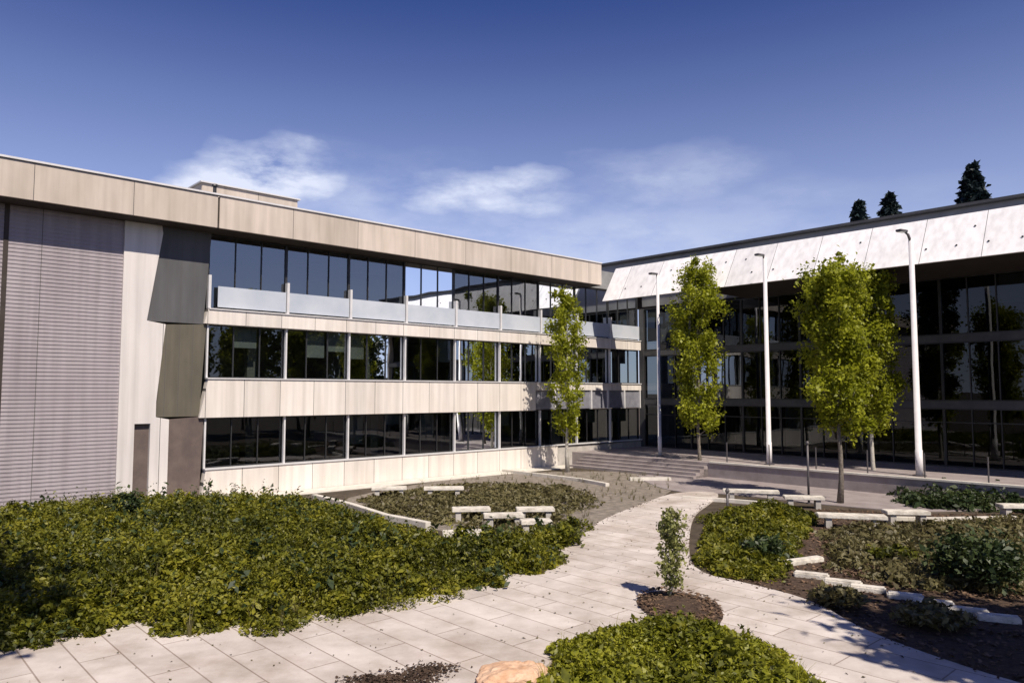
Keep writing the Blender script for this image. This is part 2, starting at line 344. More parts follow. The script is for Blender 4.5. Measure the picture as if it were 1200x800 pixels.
def tree(label, p, H, w, crown0, material, n=9000, group=None, lean=(0,0), bark='bark', cat='tree', name='broadleaf_tree', tr=.10, size=.095, seed=0):
    rs = np.random.default_rng(seed); p = Vector((p[0],p[1],p[2] if len(p)>2 else 0))
    t = thing(name, label, cat, p, group); b = MB()
    K = 9; ax = [p+Vector((lean[0]*i/K+.05*math.sin(i*1.7+seed), lean[1]*i/K+.05*math.cos(i*1.3+seed), H*.94*i/K)) for i in range(K+1)]
    b.tube(ax, [tr*(1-.88*i/K)+(.05 if i==0 else 0)*tr*8 for i in range(K+1)], 9)
    ends = []
    nl = 26
    for i in range(nl):
        f = (crown0+.04*H+(H*.9-crown0)*i/nl)/(H*.94); q = f*K; j = min(int(q),K-1); base = ax[j].lerp(ax[j+1], q-j)
        u = (base.z-p.z-crown0)/(H-crown0); prof = max(.25,(math.sin(math.pi*min(1,u*.92+.12))**.6))
        a = i*2.4+rs.uniform(-.4,.4); ln = w*prof*rs.uniform(.6,1.15); up = ln*rs.uniform(.8,1.7)
        e = base+Vector((math.cos(a)*ln,math.sin(a)*ln,up)); e.z = min(e.z,p.z+H); m_ = base.lerp(e,.5)+Vector((math.cos(a)*ln*.12,math.sin(a)*ln*.12,-.1*up))
        r0 = tr*.34*(1-.6*u); b.tube([base,m_,e],[r0,r0*.6,r0*.2],5)
        ends += [(m_,.8),(m_.lerp(e,.5),1),(e,1)]
        for s_ in range(3):
            c = base.lerp(e,rs.uniform(.35,.95)); d = Vector(rs.normal(size=3))*w*.3; d.z = abs(d.z)*.8; b.tube([c,c+d],[r0*.25,r0*.1],4); ends.append((c+d,1.0))
    b.build('trunk', M[bark], t, smooth=True)
    E = np.array([list(e[0]) for e in ends]); wt = rs.uniform(.15,1.6,len(E)); wt/=wt.sum()
    k = rs.choice(len(E), n, p=wt); sp = rs.uniform(.06,.19,len(E))*w/1.2+.04
    C = E[k]+rs.normal(size=(n,3))*sp[k][:,None]*np.array([1,1,1.25])
    leaves('crown', C, size, material, t, up=.1, stretch=1.5); return t

# ------------------------------------------------------------------ ground
m = MB(); m.add([(-1200,-300,0),(1200,-300,0),(1200,2400,0),(-1200,2400,0)],[(0,1,2,3)]); tag(m.build('ground', M['soil']), kind='structure')
def P(pts, z=0):
    q = [g(x,y,z) for x,y in pts]
    for _ in range(2):
        q = [v for i in range(len(q)) for v in (q[i].lerp(q[(i+1)%len(q)],.25), q[i].lerp(q[(i+1)%len(q)],.75))]
    return q
path_poly = P([(-260,830),(-120,800),(0,748),(95,736),(180,722),(320,728),(380,710),(470,692),(580,676),(636,668),(652,658),(646,650),(690,622),(705,610),(745,594),(790,577),(848,577),(830,592),(812,604),(806,640),(812,672),(880,686),(955,706),(1010,740),(1095,772),(1200,806),(1500,880),(1290,1010),(960,806),(905,765),(842,738),(768,732),(690,752),(640,778),(610,830),(560,1000),(-100,1100)])
m = MB(); m.slab(path_poly, -.05, .05); tag(m.build('path', M['pave']), kind='structure')
# paved walk along the foot of the left wing and plaza before the terrace
m = MB(); m.slab([LF(-30,.2,0),LF(LEN-7,.2,0),LF(LEN-7,1.5,0),LF(-30,1.5,0)], -.05, .03); tag(m.build('wall_walk', M['kerb']), kind='structure')
plz = P([(352,590),(560,556),(700,551),(800,556),(790,576),(745,593),(705,609),(690,621),(655,640),(600,640),(500,618)])
m = MB(); m.slab(plz, -.05, .012); tag(m.build('gravel_court', M['gravel']), kind='structure')
m = MB(); m.slab(P([(740,552),(1230,570),(1330,592),(1200,597),(1085,600),(1040,598),(950,590),(848,578),(790,577),(757,566)]), -.05, .03); tag(m.build('plaza', M['terr']), kind='structure')
mul = P([(825,605),(960,595),(1085,604),(1300,600),(1500,660),(1500,860),(1200,804),(1095,770),(1010,738),(955,704),(880,684),(815,671)])
m = MB(); m.slab(mul, -.05, .016); tag(m.build('mulch_bed', M['mulch']), kind='structure')
# raised terrace under the canopy, with steps where the path arrives
TZ = .75
m = MB(); m.box(RF,(0.0,0,-.1),(32,6.8,TZ)); tag(m.build('terrace', M['terr'], bevel=.015), kind='structure')
m = MB()
for i in range(4): m.box(RF,(1.2,6.8,-.05),(9.5,6.8+.36*(4-i),.15*(i+1)-.004*i))
tag(m.build('steps', M['terr'], bevel=.01), kind='structure')
def strip_kerb(pts, wdt, h, name, label):
    m = MB(); pts = [g(*p) for p in pts]
    for a,b in zip(pts,pts[1:]):
        d = (b-a).normalized(); n = Vector((-d.y,d.x,0)); e = d*.0
        m.slab([a+n*wdt/2, b-e+n*wdt/2, b-e-n*wdt/2, a-n*wdt/2][::-1], -.05, h)
    tag(m.build(name, M['kerb'], bevel=.012), label, 'kerb')
strip_kerb([(368,587),(410,598),(452,612),(502,622)], .22, .28, 'bed_kerb', 'pale concrete kerb along the back edge of the big green bed')
strip_kerb([(590,553),(632,558),(680,564),(712,570)], .22, .16, 'court_kerb', 'pale concrete kerb across the far side of the gravel court')
m = MB(); m.box(RF,(9.6,6.62,TZ-.02),(31.9,6.86,TZ+.07)); tag(m.build('terrace_edge', M['kerb'], bevel=.012), 'pale stone edge along the front of the raised terrace', 'kerb')
strip_kerb([(800,585),(850,588),(925,594)], .2, .14, 'plaza_kerb', 'low pale kerb between the green patch and the plaza')
strip_kerb([(935,604),(1010,609),(1100,611),(1190,609)], .2, .14, 'plaza_kerb', 'low pale kerb between the bark bed and the plaza')
strip_kerb([(1090,574),(1150,577),(1240,580)], .25, .2, 'plaza_kerb', 'low pale kerb before the terrace at the far right')
strip_kerb([(738,563),(786,563)], .3, .16, 'court_kerb', 'short pale kerb before the terrace steps')

# ------------------------------------------------------------------ LEFT WING
lw = thing('office_building', 'three storey office wing with beige bands of cladding, ribbon windows and ribbed grey wall', 'building', LF(0,0,0))
DEP = 13
m = MB()   # ribbed siding: trapezoid ribs
z = .35; prof = []
while z < 10.86:
    prof += [(z,.0),(z+.06,.0),(z+.075,.017),(z+.125,.017)]; z += .14
prof = [q for q in prof if q[0] < 10.88]+[(10.88,0)]
for (s0,s1) in ((-30,-7.05),(-6.9,-3.2)):
    V=[]; 
    for s in (s0,s1): V += [LF(s,o,zz) for zz,o in prof]
    n=len(prof); m.add(V,[(i,i+1,i+1+n,i+n) for i in range(n-1)])
    m.box(LF,(s0,-.01,.3),(s1,-.3,10.9))
m.build('ribbed_wall', M['siding'], lw)
m = MB(); m.box(LF,(-30,-.3,-.1),(-3.2,.12,.35)); m.build('plinth', M['plinth'], lw, bevel=.01)
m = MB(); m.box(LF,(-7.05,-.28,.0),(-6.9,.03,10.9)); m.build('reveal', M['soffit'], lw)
m = MB(); m.box(LF,(-30,-DEP,-.1),(-29.7,-.3,10.9)); m.box(LF,(-29.7,-DEP,-.1),(LEN+8,-DEP+.3,10.9)); m.build('back_wall', M['plinth'], lw)
# pale canted pier between siding and windows
m = MB()
m.prism(LF,[(-3.2,.0),(-2.62,0),(-2.62,3.1),(-2.05,3.1),(-2.05,0),(-1.36,0),(-1.36,3.25),(-1.86,3.35),(-1.86,3.95),(-1.6,7.0),(-2.3,7.1),(-1.8,10.6),(-1.85,10.9),(-3.2,10.9)],-.3,.10)
m.build('pale_pier', M['white'], lw, bevel=.01)
m = MB(); m.box(LF,(-2.62,-.3,0),(-2.05,-.08,3.1)); m.build('pier_recess', M['bpanel'], lw)
m = MB(); m.prism(LF,[(-2.3,7.1),(-.12,7.1),(.12,10.9),(-1.85,10.9),(-1.8,10.6)],-.3,.02); m.build('side_panel', M['dclad'], lw)
m = MB(); m.prism(LF,[(-1.86,3.35),(-.18,3.35),(.0,7.09),(-1.6,7.0)],-.3,.02); m.build('side_panel', M['opanel'], lw)
m = MB(); m.prism(LF,[(-1.36,0),(-.1,0),(0.0,3.34),(-1.36,3.25)],-.3,.02); m.build('side_panel', M['bpanel'], lw)
# spandrel bands
m = MB(); m.prism(LF,[(-.12,7.12),(LEN,7.12),(LEN,7.72),(.02,7.72)],-.2,.16); m.build('spandrel', M['bandmat'], lw, bevel=.01)
m = MB(); m.prism(LF,[(-.22,3.28),(18.8,3.28),(18.8,4.86),(.1,4.86)],-.2,.16); m.build('spandrel', M['bandmat'], lw, bevel=.01)
m = MB(); m.box(LF,(18.8,-.2,4.45),(LEN,.15,4.86)); m.build('spandrel', M['bandmat'], lw, bevel=.01)
m = MB(); m.prism(LF,[(-.1,-.1),(20.6,-.1),(20.6,1.18),(.1,1.18)],-.2,.16); m.build('spandrel', M['bandmat'], lw, bevel=.01)
m = MB(); m.box(LF,(20.6,-.2,-.1),(LEN,.10,1.1)); m.build('spandrel', M['plinth'], lw)
for zz in (7.72,4.86,1.18):
    m = MB(); m.box(LF,(.05,-.12,zz),(LEN,.21,zz+.05)); m.build('sill', M['palemetal'], lw)
m = MB()
s = 18.8
while s < LEN-.3: m.box(LF,(s,.0,3.34),(s+1.55,.06,4.45)); s += 1.62
m.build('louvre_panel', M['gpanel'], lw)
for s in np.arange(20.4,LEN,1.62): 
    m = MB(); m.box(LF,(s-.05,-.02,3.3),(s+.05,.17,4.45)); m.build('post', M['palemetal'], lw)
# windows
bays = [.36+3.16*i for i in range(9)]+[LEN]
wrng = random.Random(5)
for lvl,(z0,z1) in enumerate(((1.23,3.28),(4.91,7.12),(7.77,10.9))):
    edges = [.08]+bays[1:]
    for i in range(len(edges)-1):
        s0,s1 = edges[i],edges[i+1]
        if s1-s0 < .3: continue
        fm = MB(); t_=.05
        fm.box(LF,(s0,-.26,z0),(s0+t_,-.12,z1)).box(LF,(s1-t_,-.26,z0),(s1,-.12,z1)).box(LF,(s0+t_,-.26,z0),(s1-t_,-.12,z0+t_)).box(LF,(s0+t_,-.26,z1-t_),(s1-t_,-.12,z1))
        for q in (1/3,2/3):
            fm.box(LF,(s0+(s1-s0)*q-.02,-.24,z0+t_),(s0+(s1-s0)*q+.02,-.14,z1-t_))
        wn = fm.build('window', M['frame'], lw)
        pm = MB(); pm.add([LF(s0+.02,-.19,z0+.02),LF(s1-.02,-.19,z0+.02),LF(s1-.02,-.19,z1-.02),LF(s0+.02,-.19,z1-.02)],[(0,1,2,3)]); pm.build('pane', M['cglass' if lvl==2 else 'glass'], wn)
        for q in range(3):
            if wrng.random() < (.45,.55,.3)[lvl]:
                a = s0+(s1-s0)*q/3+.06; b_ = s0+(s1-s0)*(q+1)/3-.06; dr = wrng.choice((.25,.4,.55,.7,1))*(z1-z0-.15)
                bm_ = MB(); bm_.box(LF,(a,-.38,z1-.08-dr),(b_,-.365,z1-.06)); bm_.build('blind', M['blind'], wn)
        # pale post between bays
        mm = MB()
        if lvl==2: mm.box(LF,(s0-.055,-.1,7.77),(s0+.055,.12,9.15))
        else: mm.box(LF,(s0-.035,-.12,z0),(s0+.035,.02,z1))
        mm.build('post', M['palemetal'], lw)
for i in range(9):   # frosted screens in front of the top windows
    s0,s1 = bays[i]+.08,bays[i+1]-.08
    m = MB(); m.box(LF,(s0,.02,7.85),(s1,.05,8.72)); m.build('glass_screen', M['frost'], lw)
# inside
m = MB()
for a,b_ in ((-.05,.15),(3.35,3.75),(7.2,7.6)): m.box(LF,(-2.8,-DEP+.3,a),(LEN+1,-.3,b_))
m.build('floor_slab', M['int'], lw)
m = MB()
m.box(LF,(-2.8,-6.2,.15),(LEN+1,-6.0,10.85))
for s in (4.0,9.9,13.3,19.4,25.6): m.box(LF,(s,-6.0,.15),(s+.12,-1.6,3.35))
for s in (6.8,10.1,16.2,22.6): m.box(LF,(s,-6.0,3.75),(s+.12,-1.2,7.2))
for s in (3.5,16.2): m.box(LF,(s,-6.0,7.6),(s+.12,-2.2,10.8))
m.build('partition', M['int'], lw)
m = MB()
for s in np.arange(2.2,LEN,6.32):
    m.box(LF,(s,-1.4,.15),(s+.4,-1.0,3.35)); m.box(LF,(s,-1.4,3.75),(s+.4,-1.0,7.2)); m.box(LF,(s,-1.4,7.6),(s+.4,-1.0,10.85))
m.build('column', M['int'], lw)
m = MB(); m.box(LF,(-2.8,-DEP+.3,10.85),(LEN,-.3,10.9)); m.build('ceiling', M['int'], lw)
# eave
SE = LEN-5.1
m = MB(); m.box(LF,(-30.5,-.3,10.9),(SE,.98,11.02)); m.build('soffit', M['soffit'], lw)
m = MB(); m.box(LF,(-30.5,.98,10.93),(-.05,1.08,12.22)); m.box(LF,(.03,.98,10.93),(SE,1.08,12.26)); m.build('fascia', M['fascia'], lw, bevel=.01)
m = MB(); m.box(LF,(-30.6,.9,12.26),(SE,1.14,12.33)); m.build('coping', M['palemetal'], lw)
m = MB(); m.box(LF,(-30.4,-DEP-.4,11.02),(SE,.97,12.2)); m.box(LF,(SE,-DEP-.4,11.02),(LEN+8,-.35,12.19)); m.build('roof', M['roof'], lw)
m = MB(); m.tube([LF(.0,.55,12.2),LF(.0,.55,12.75)],[.07,.07],10); m.tube([LF(.0,.55,12.75),LF(.0,.55,12.83)],[.13,.11],10); m.build('roof_vent', M['frame'], lw)
m = MB(); m.box(LF,(-.05,.99,10.95),(.03,1.02,12.2)); m.build('joint', M['soffit'], lw)

# ------------------------------------------------------------------ RIGHT WING
rw = thing('office_building', 'dark glazed wing behind tall poles with deep roof canopy and white fascia', 'building', RF(0,0,0))
TL = 30
lev = [(TZ,3.55),(3.9,6.75),(7.1,9.9)]
tt = list(np.arange(.4,TL,3.6))
for lvl,(z0,z1) in enumerate(lev):
    for i in range(len(tt)-1):
        a,b_ = tt[i],tt[i+1]
        if a > 34: continue
        fm = MB(); t_=.06
        fm.box(RF,(a,-.1,z0),(a+t_,.06,z1)).box(RF,(b_-t_,-.1,z0),(b_,.06,z1)).box(RF,(a+t_,-.1,z0),(b_-t_,.06,z0+t_)).box(RF,(a+t_,-.1,z1-t_),(b_-t_,.06,z1))
        for q in (1/3,2/3): fm.box(RF,(a+(b_-a)*q-.025,-.1,z0+t_),(a+(b_-a)*q+.025,.05,z1-t_))
        if lvl==0: fm.box(RF,(a+t_,-.08,z0+2.1),(b_-t_,.04,z0+2.15))
        wn = fm.build('window', M['frame'], rw)
        pm = MB(); pm.add([RF(a+.03,-.02,z0+.03),RF(b_-.03,-.02,z0+.03),RF(b_-.03,-.02,z1-.03),RF(a+.03,-.02,z1-.03)],[(0,1,2,3)]); pm.build('pane', M['dglass'], wn)
        for q in range(3):
            if wrng.random() < .16:
                c0 = a+(b_-a)*q/3+.07; c1 = a+(b_-a)*(q+1)/3-.07; dr = wrng.choice((.3,.5,.8,1))*(z1-z0-.2)
                bb = MB(); bb.box(RF,(c0,-.3,z1-.1-dr),(c1,-.285,z1-.08)); bb.build('blind', M['blind'], wn)
m = MB(); m.box(RF,(0,-.25,3.55),(TL,.05,3.9)); m.box(RF,(0,-.25,6.75),(TL,.05,7.1)); m.build('spandrel', M['dpanel'], rw)
m = MB(); m.box(RF,(.01,-.3,TZ),(.4,.08,9.9)); m.build('corner_post', M['dpanel'], rw)
m = MB()
m.box(RF,(-8,-12,.6),(TL,-.26,TZ+.01)); m.box(RF,(0,-12,3.5),(TL,-.26,3.85)); m.box(RF,(0,-12,6.8),(TL,-.26,7.08)); m.build('floor_slab', M['int'], rw)
m = MB(); m.box(RF,(0,-5.2,TZ),(TL,-5,9.9))
for t_ in np.arange(6,TL,7.2): m.box(RF,(t_,-5,TZ),(t_+.15,-1.5,9.9))
m.build('partition', M['intd'], rw)
m = MB(); m.box(RF,(-8,-13.3,-.1),(TL,-13,11.85)); m.box(RF,(TL,-13,-.1),(TL+.3,0,11.85)); m.build('back_wall', M['plinth'], rw)
# canopy, with an opening added at the inner corner so sun reaches the left bands
UZ,UT = 9.95,12.1
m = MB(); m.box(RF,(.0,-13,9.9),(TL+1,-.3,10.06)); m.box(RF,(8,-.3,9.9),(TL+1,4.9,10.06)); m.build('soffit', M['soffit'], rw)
fz = MB()
def cs(t): return [RF(t,5.08,UZ-.02),RF(t,3.75,UT),RF(t,3.66,UT),RF(t,4.9,UZ-.02)]
A=cs(1.1); B=cs(TL+1); fz.add(A+B,[(0,1,2,3),(7,6,5,4),(0,4,5,1),(1,5,6,2),(2,6,7,3),(3,7,4,0)]); fz.build('fascia', M['rfascia'], rw)
nrm_ = (RF(0,1,0)-RF(0,0,0))*.85+Vector((0,0,.53))
for row,(f_) in enumerate((.3,.68)):
    for t_ in np.arange(2.6+.6*row,TL,1.2):
        o_ = 5.08+(3.75-5.08)*f_; z_ = UZ+(UT-UZ)*f_; c = RF(t_,o_,z_)
        if rng.random()<.5: continue
        m = MB(); m.tube([c-nrm_*.02,c+nrm_*.03],[.045,.04],8); m.build('fastener', M['frame'], rw)
m = MB(); m.box(RF,(8,-.2,10.06),(TL+1,3.64,UT-.06)); m.box(RF,(.1,-12,10.06),(TL+1,-.2,12.25)); m.build('roof', M['roof'], rw)
m = MB(); m.box(RF,(-3.7,-12.6,12.25),(TL+1,.0,13.2)); m.build('clerestory', M['clere'], rw)
m = MB(); m.box(RF,(-3.9,-12.8,13.2),(TL+1.2,.35,13.36)); m.build('roof_edge', M['dpanel'], rw, bevel=.02)

# ------------------------------------------------------------------ masts
def mast(t_, o_, top, r, label, arm):
    b = RF(t_,o_,TZ); th = thing('light_mast', label, 'light mast', b, 'slim steel light masts along the canopy edge')
    m = MB(); m.tube([(b.x,b.y,TZ),(b.x,b.y,TZ+.04)],[r*2.1,r*2.1],16); m.build('base_plate', M['poled'], th)
    m = MB(); m.tube([(b.x,b.y,TZ+.04),(b.x,b.y,TZ+1.1),(b.x,b.y,TZ+1.1),(b.x,b.y,top)],[r*1.15,r*1.15,r,r*.8],16); m.build('pole', M['pole'], th, smooth=True)
    e = Vector((b.x+arm[0], b.y+arm[1], top+arm[2]))
    m = MB(); m.tube([(b.x,b.y,top-.15),(b.x+arm[0]*.4,b.y+arm[1]*.4,top+arm[2]*.6),e],[r*.5,r*.45,r*.4],8); m.build('arm', M['poled'], th, smooth=True)
    d = Vector((arm[0],arm[1],0)).normalized(); n = Vector((-d.y,d.x,0)); hd = frame(e,d,n)
    m = MB(); m.box(hd,(-.1,-.13,e.z-.05),(.42,.13,e.z+.05)); h_ = m.build('lamp_head', M['poled'], th, bevel=.02)
    m = MB(); m.box(hd,(.0,-.10,e.z-.062),(.36,.10,e.z-.052)); m.build('lens', M['lens'], h_)
def onR(px, o_):   # distance along the wing of a point seen at px
    k = (px-600)/F; a = RF(0,o_,0); d = N1
    return (k*a.y-a.x)/(d.x-k*d.y)
mast(onR(772,5.4),5.4,11.0,.10,'slimmest and farthest tall pale light mast, near the inner corner of the two wings',(-.15,-.1,.05))
mast(onR(899,5.4),5.4,11.15,.115,'tall pale light mast between the two groups of tall trees',(-.2,-.14,.06))
mast(onR(1073,5.4),5.4,11.0,.13,'thickest tall light mast, right of the widest tree before the dark glass',(-.4,-.22,.3))

# ------------------------------------------------------------------ trees
tg = 'tall narrow yellow green trees in the courtyard'
tree('very slender yellow green tree close to the left wing windows', g(665,553), 10.2, 1.02, 1.3, M['leaf_tree'], 9500, tg, seed=3, bark='pbark')
tree('bright green columnar tree between the farthest and the middle mast', g(820,556), 11.4, 1.35, 1.6, M['leaf_tree'], 16000, tg, seed=8)
tree('broad leafy tree, nearer of the overlapping pair left of the thickest mast', g(986,590), 9.5, 1.2, 2.1, M['leaf_tree'], 19000, tg, seed=12)
tree('leafy tree, rear one of the overlapping pair left of the thickest mast', g(1024,570), 10.1, 1.3, 2.0, M['leaf_tree'], 19000, tg, seed=21, bark='pbark')
# trees at the open side of the courtyard, beyond the end of the right wing, and two unseen ones added near the viewer to cast shade
og = 'trees at the open side of the courtyard'
TLAB = [f'{c} round tree across the courtyard, {w_}' for c,w_ in (('dark green','nearest of them to the glazed wing'),('yellow green','second nearest the glazed wing'),('yellow green','in the first row, nearest the viewer'),('dark green','behind the tree nearest the glazed wing'),('yellow green','farthest towards the ribbed wall side'),('yellow green','in the middle of the group'),('dark green','at the edge towards the glazed wing, middle row'),('yellow green','at the edge towards the ribbed wall, back row'),('yellow green','in the middle of the back row'),('dark green','farthest of them all from the office windows'))]
for i,(s_,o_) in enumerate([(29,33.5),(25,36),(20,39),(27,40),(15,43),(22,44.5),(29,46),(10,48),(17,50),(25,53)]):
    p_ = LF(s_,o_+3,0); tree(TLAB[i], p_, 9.5+(i*37%5)*.8, 2.6, 1.8, M['leaf_tree' if i%3 else 'leaf_dark'], 5000, og, seed=40+i, size=.3, tr=.16)
tree('unseen tree added near the viewer at the right to shade the bark bed', (12.0,6.4), 9.5, 2.5, 3.2, M['leaf_tree'], 9000, None, seed=60, size=.2, tr=.15)
tree('unseen tree added near the viewer at the left to shade the green bed', (-6.9,5.0), 14.5, 2.7, 8.2, M['leaf_tree'], 9000, None, seed=61, size=.22, tr=.18)
# young tree in its soil pit
pit = P([(738,703),(780,692),(838,706),(850,724),(842,736),(800,738),(765,730)],0)
m = MB()
c = sum(pit,Vector())/len(pit); n=len(pit)
rr = [(1,.055),(.8,.10),(.4,.15)]
V=[]; 
for f_,z_ in rr: V += [(c.x+(p.x-c.x)*f_, c.y+(p.y-c.y)*f_, z_) for p in pit]
V.append((c.x,c.y,.16))
Fc=[]
for k in range(2): Fc += [(k*n+i,k*n+(i+1)%n,(k+1)*n+(i+1)%n,(k+1)*n+i) for i in range(n)]
Fc += [(2*n+i,2*n+(i+1)%n,3*n) for i in range(n)]
m.add(V,Fc); tag(m.build('planting_soil', M['mulch']), kind='structure')
tree('small young tree with pale yellow leaves in a soil patch where the paths meet', (*g(786,706)[:2],.1), 1.8, .2, .1, M['leaf_pale'], 1700, None, seed=31, tr=.018, size=.055, name='young_tree', bark='pbark')
# conifers far behind
def conifer(label, x, ytip, Y, r, seed):
    rs = np.random.default_rng(seed); d = px_dir(x,ytip); k = Y/d.y; H = EYE+d.z*k; X = d.x*k
    t = thing('conifer_tree', label, 'tree', (X,Y,0), 'conifers beyond the right wing')
    m = MB(); m.tube([(X,Y,0),(X,Y,H*.5),(X,Y,H)],[.3,.2,.03],8); 
    C=[]
    z = H*.25
    while z < H-.2:
        u = (H-z)/(H*.75); L = r*u**.8*rs.uniform(.75,1.2)+.15
        for a in rs.uniform(0,6.28,7):
            m.tube([(X,Y,z),(X+L*math.cos(a),Y+L*math.sin(a),z-L*.3)],[.04,.01],4)
            n=int(60*L)+14; q=rs.uniform(0.05,1,n); 
            C.append(np.stack([X+L*q*math.cos(a)+rs.normal(size=n)*.16*L**.5,Y+L*q*math.sin(a)+rs.normal(size=n)*.16*L**.5,z-L*.3*q+rs.normal(size=n)*.12],1))
        z += .45
    m.build('trunk', M['bark'], t); leaves('crown', np.concatenate(C), .34, M['conifer'], t, stretch=2)
conifer('dark conifer tip just left of the middle one above the white fascia', 1006, 236, 70, 3.0, 1)
conifer('dark conifer tip in the middle above the white fascia', 1042, 226, 72, 3.6, 2)
conifer('tallest dark conifer, above the far right of the white fascia', 1139, 192, 70, 4.2, 3)

# ------------------------------------------------------------------ planting
big = P([(-260,612),(0,611),(130,596),(240,592),(360,593),(425,615),(495,637),(560,645),(620,636),(668,620),(688,616),(686,628),(644,648),(650,664),(640,684),(612,672),(585,697),(548,686),(520,710),(488,698),(462,724),(430,712),(402,738),(370,720),(340,752),(300,750),(272,730),(238,756),(206,752),(178,730),(130,762),(90,744),(50,768),(0,758),(-120,797),(-260,826)])
cover('ground_cover', big, 'broad bed of low leafy green plants before the left wing', 'ground cover', M['leaf_cover'], 3900, .55, .42, .045)
cover('ground_cover', big, 'darker taller leafy clumps dotted through the broad green bed', 'ground cover', M['leaf_dark'], 420, .85, .36, .06, kf=.13)
cover('ground_cover', big, 'pale yellow green clumps dotted through the broad green bed', 'ground cover', M['leaf_pale2'], 420, .75, .30, .04, kf=.16)
fore = P([(640,776),(690,752),(768,733),(842,740),(903,768),(958,808),(1180,960),(900,1200),(560,1000),(612,830)])
cover('ground_cover', fore, 'bright green low plants at the bottom between the two paths', 'ground cover', M['leaf_cover2'], 7000, .36, .30, .038)
rb = P([(818,612),(850,604),(880,600),(905,598),(945,603),(955,615),(930,632),(936,652),(915,668),(900,683),(868,680),(840,676),(816,662),(826,640)])
cover('ground_cover', fore, 'darker leafy clumps among the bright plants at the bottom', 'ground cover', M['leaf_cover'], 900, .5, .26, .055, kf=.16)
cover('ground_cover', rb, 'green leafy patch right of the path and before the plaza', 'ground cover', M['leaf_cover'], 3400, .42, .42, .048)
rc = P([(960,618),(1080,616),(1200,606),(1330,620),(1300,700),(1160,706),(1040,688),(975,672)])
cover('ground_cover', rc, 'sparse brown and olive low plants in the bark bed at the right', 'ground cover', M['leaf_dry'], 330, .25, .5, .07)
cover('ground_cover', P([(380,590),(560,565),(700,572),(690,600),(640,632),(520,618)]), 'thin dry low plants scattered over the gravel court', 'ground cover', M['leaf_dry'], 260, .18, .6, .07)
cover('ground_cover', P([(1040,560),(1110,566),(1300,590),(1300,604),(1120,600),(1050,592)]), 'dark low planting against the terrace at the right', 'ground cover', M['leaf_dark'], 500, .5, .5, .09)
sg = 'round dark shrubs in the bark bed'
shrub('shrub', 'large rounded dark green shrub at the right edge of the bark bed', g(1150,690), 1.0, 1.15, M['leaf_dark'], 3600, sg)
shrub('shrub', 'small dark green shrub at the front of the green patch beside the path', g(896,660), .55, .65, M['leaf_dark'], 1500, sg)
shrub('shrub', 'low olive shrub in the middle of the bark bed', g(1050,660), .5, .4, M['leaf_cover'], 1100, sg)
shrub('shrub', 'dark low shrub at the far end of the big bed below the pale pier', g(145,612), .55, .9, M['leaf_dark'], 1600, sg)
shrub('shrub', 'brown leaved shrub between the stone edging and the right path', g(1095,735), .6, .4, M['leaf_dry'], 1400, sg)
shrub('shrub', 'rust brown low shrub right beside the path below the first edging stones', g(985,712), .5, .35, M['leaf_dry'], 1000, sg)
shrub('shrub', 'olive shrub at the tip of the big green bed beside the path', g(660,640), .5, .5, M['leaf_cover'], 1200, sg)
def tufts(name, poly, label, material, n, h, cat='grass'):
    A = np.array([p[:2] for p in poly],float); lo,hi = A.min(0),A.max(0); q = rng.uniform(lo,hi,(n*3,2)); q = q[inpoly(q,poly)][:n]
    q = q[edge_dist(q,poly) > .1]; m = MB()
    for x_,y_ in q:
        for b_ in range(random.randint(5,11)):
            a = random.uniform(0,6.28); L = random.uniform(.05,.28); hh = h*random.uniform(.6,1.25); d = Vector((math.cos(a),math.sin(a),0)); n_ = Vector((-d.y,d.x,0))*.007; p0 = Vector((x_,y_,.02))+d*.03
            V=[]
            for j in range(4):
                u=j/3; c_ = p0+d*L*u*u+Vector((0,0,hh*(u-.25*u*u))); ww=1-u*.85; V += [c_+n_*ww,c_-n_*ww]
            m.add(V,[(2*j,2*j+1,2*j+3,2*j+2) for j in range(3)])
    tag(m.build(name, material), label, cat, None, 'stuff')
tufts('grass', big, 'stray grass blades and shoots over the broad green bed', M['leaf_dry'], 650, .62)
tufts('grass', fore, 'grass blades among the bright green plants at the bottom', M['leaf_cover2'], 420, .42)
tufts('grass', rc, 'dry grass tufts in the bark bed at the right', M['leaf_dry'], 260, .4)
tufts('grass', plz, 'dry grass tufts growing through the gravel court', M['leaf_dry'], 320, .3)
def litter(name, poly, label, cat, material, n, size, z):
    A = np.array([p[:2] for p in poly],float); lo,hi = A.min(0),A.max(0); q = rng.uniform(lo,hi,(n*3,2)); q = q[inpoly(q,poly)][:n]
    o = leaves(name, np.column_stack([q, np.full(len(q),z)+rng.uniform(0,.012,len(q))]), size, material, up=3.5, stretch=1.6, jit=.5); tag(o, label, cat, None, 'stuff')
near = [v for v in path_poly]
litter('fallen_leaves', near, 'fallen leaves scattered over the pale paving', 'leaves', M['leaf_dry'], 600, .026, .058)
e_ = edge_dist(np.array([[0,0]]),path_poly)
A_ = np.array([p[:2] for p in path_poly]); q_ = rng.uniform([-12,8],[12,30],(60000,2)); q_ = q_[inpoly(q_,path_poly)]; q_ = q_[edge_dist(q_,path_poly) < rng.exponential(.09,len(q_))]
tag(leaves('soil_crumbs', np.column_stack([q_,np.full(len(q_),.06)]), .04, M['mulch'], up=1, stretch=1.4), 'dark soil and leaf crumbs along the edges of the paving','debris',None,'stuff')
litter('bark_chips', rc, 'bark chips over the bed at the right', 'bark chips', M['chips'], 9000, .06, .03)
litter('bark_chips', mul, 'bark chips along the right path', 'bark chips', M['chips'], 9000, .055, .03)
litter('bark_chips', [p.lerp(c0_,.0) for c0_ in [sum(pit,Vector())/len(pit)] for p in pit], 'bark chips around the young tree', 'bark chips', M['chips'], 900, .045, .13)
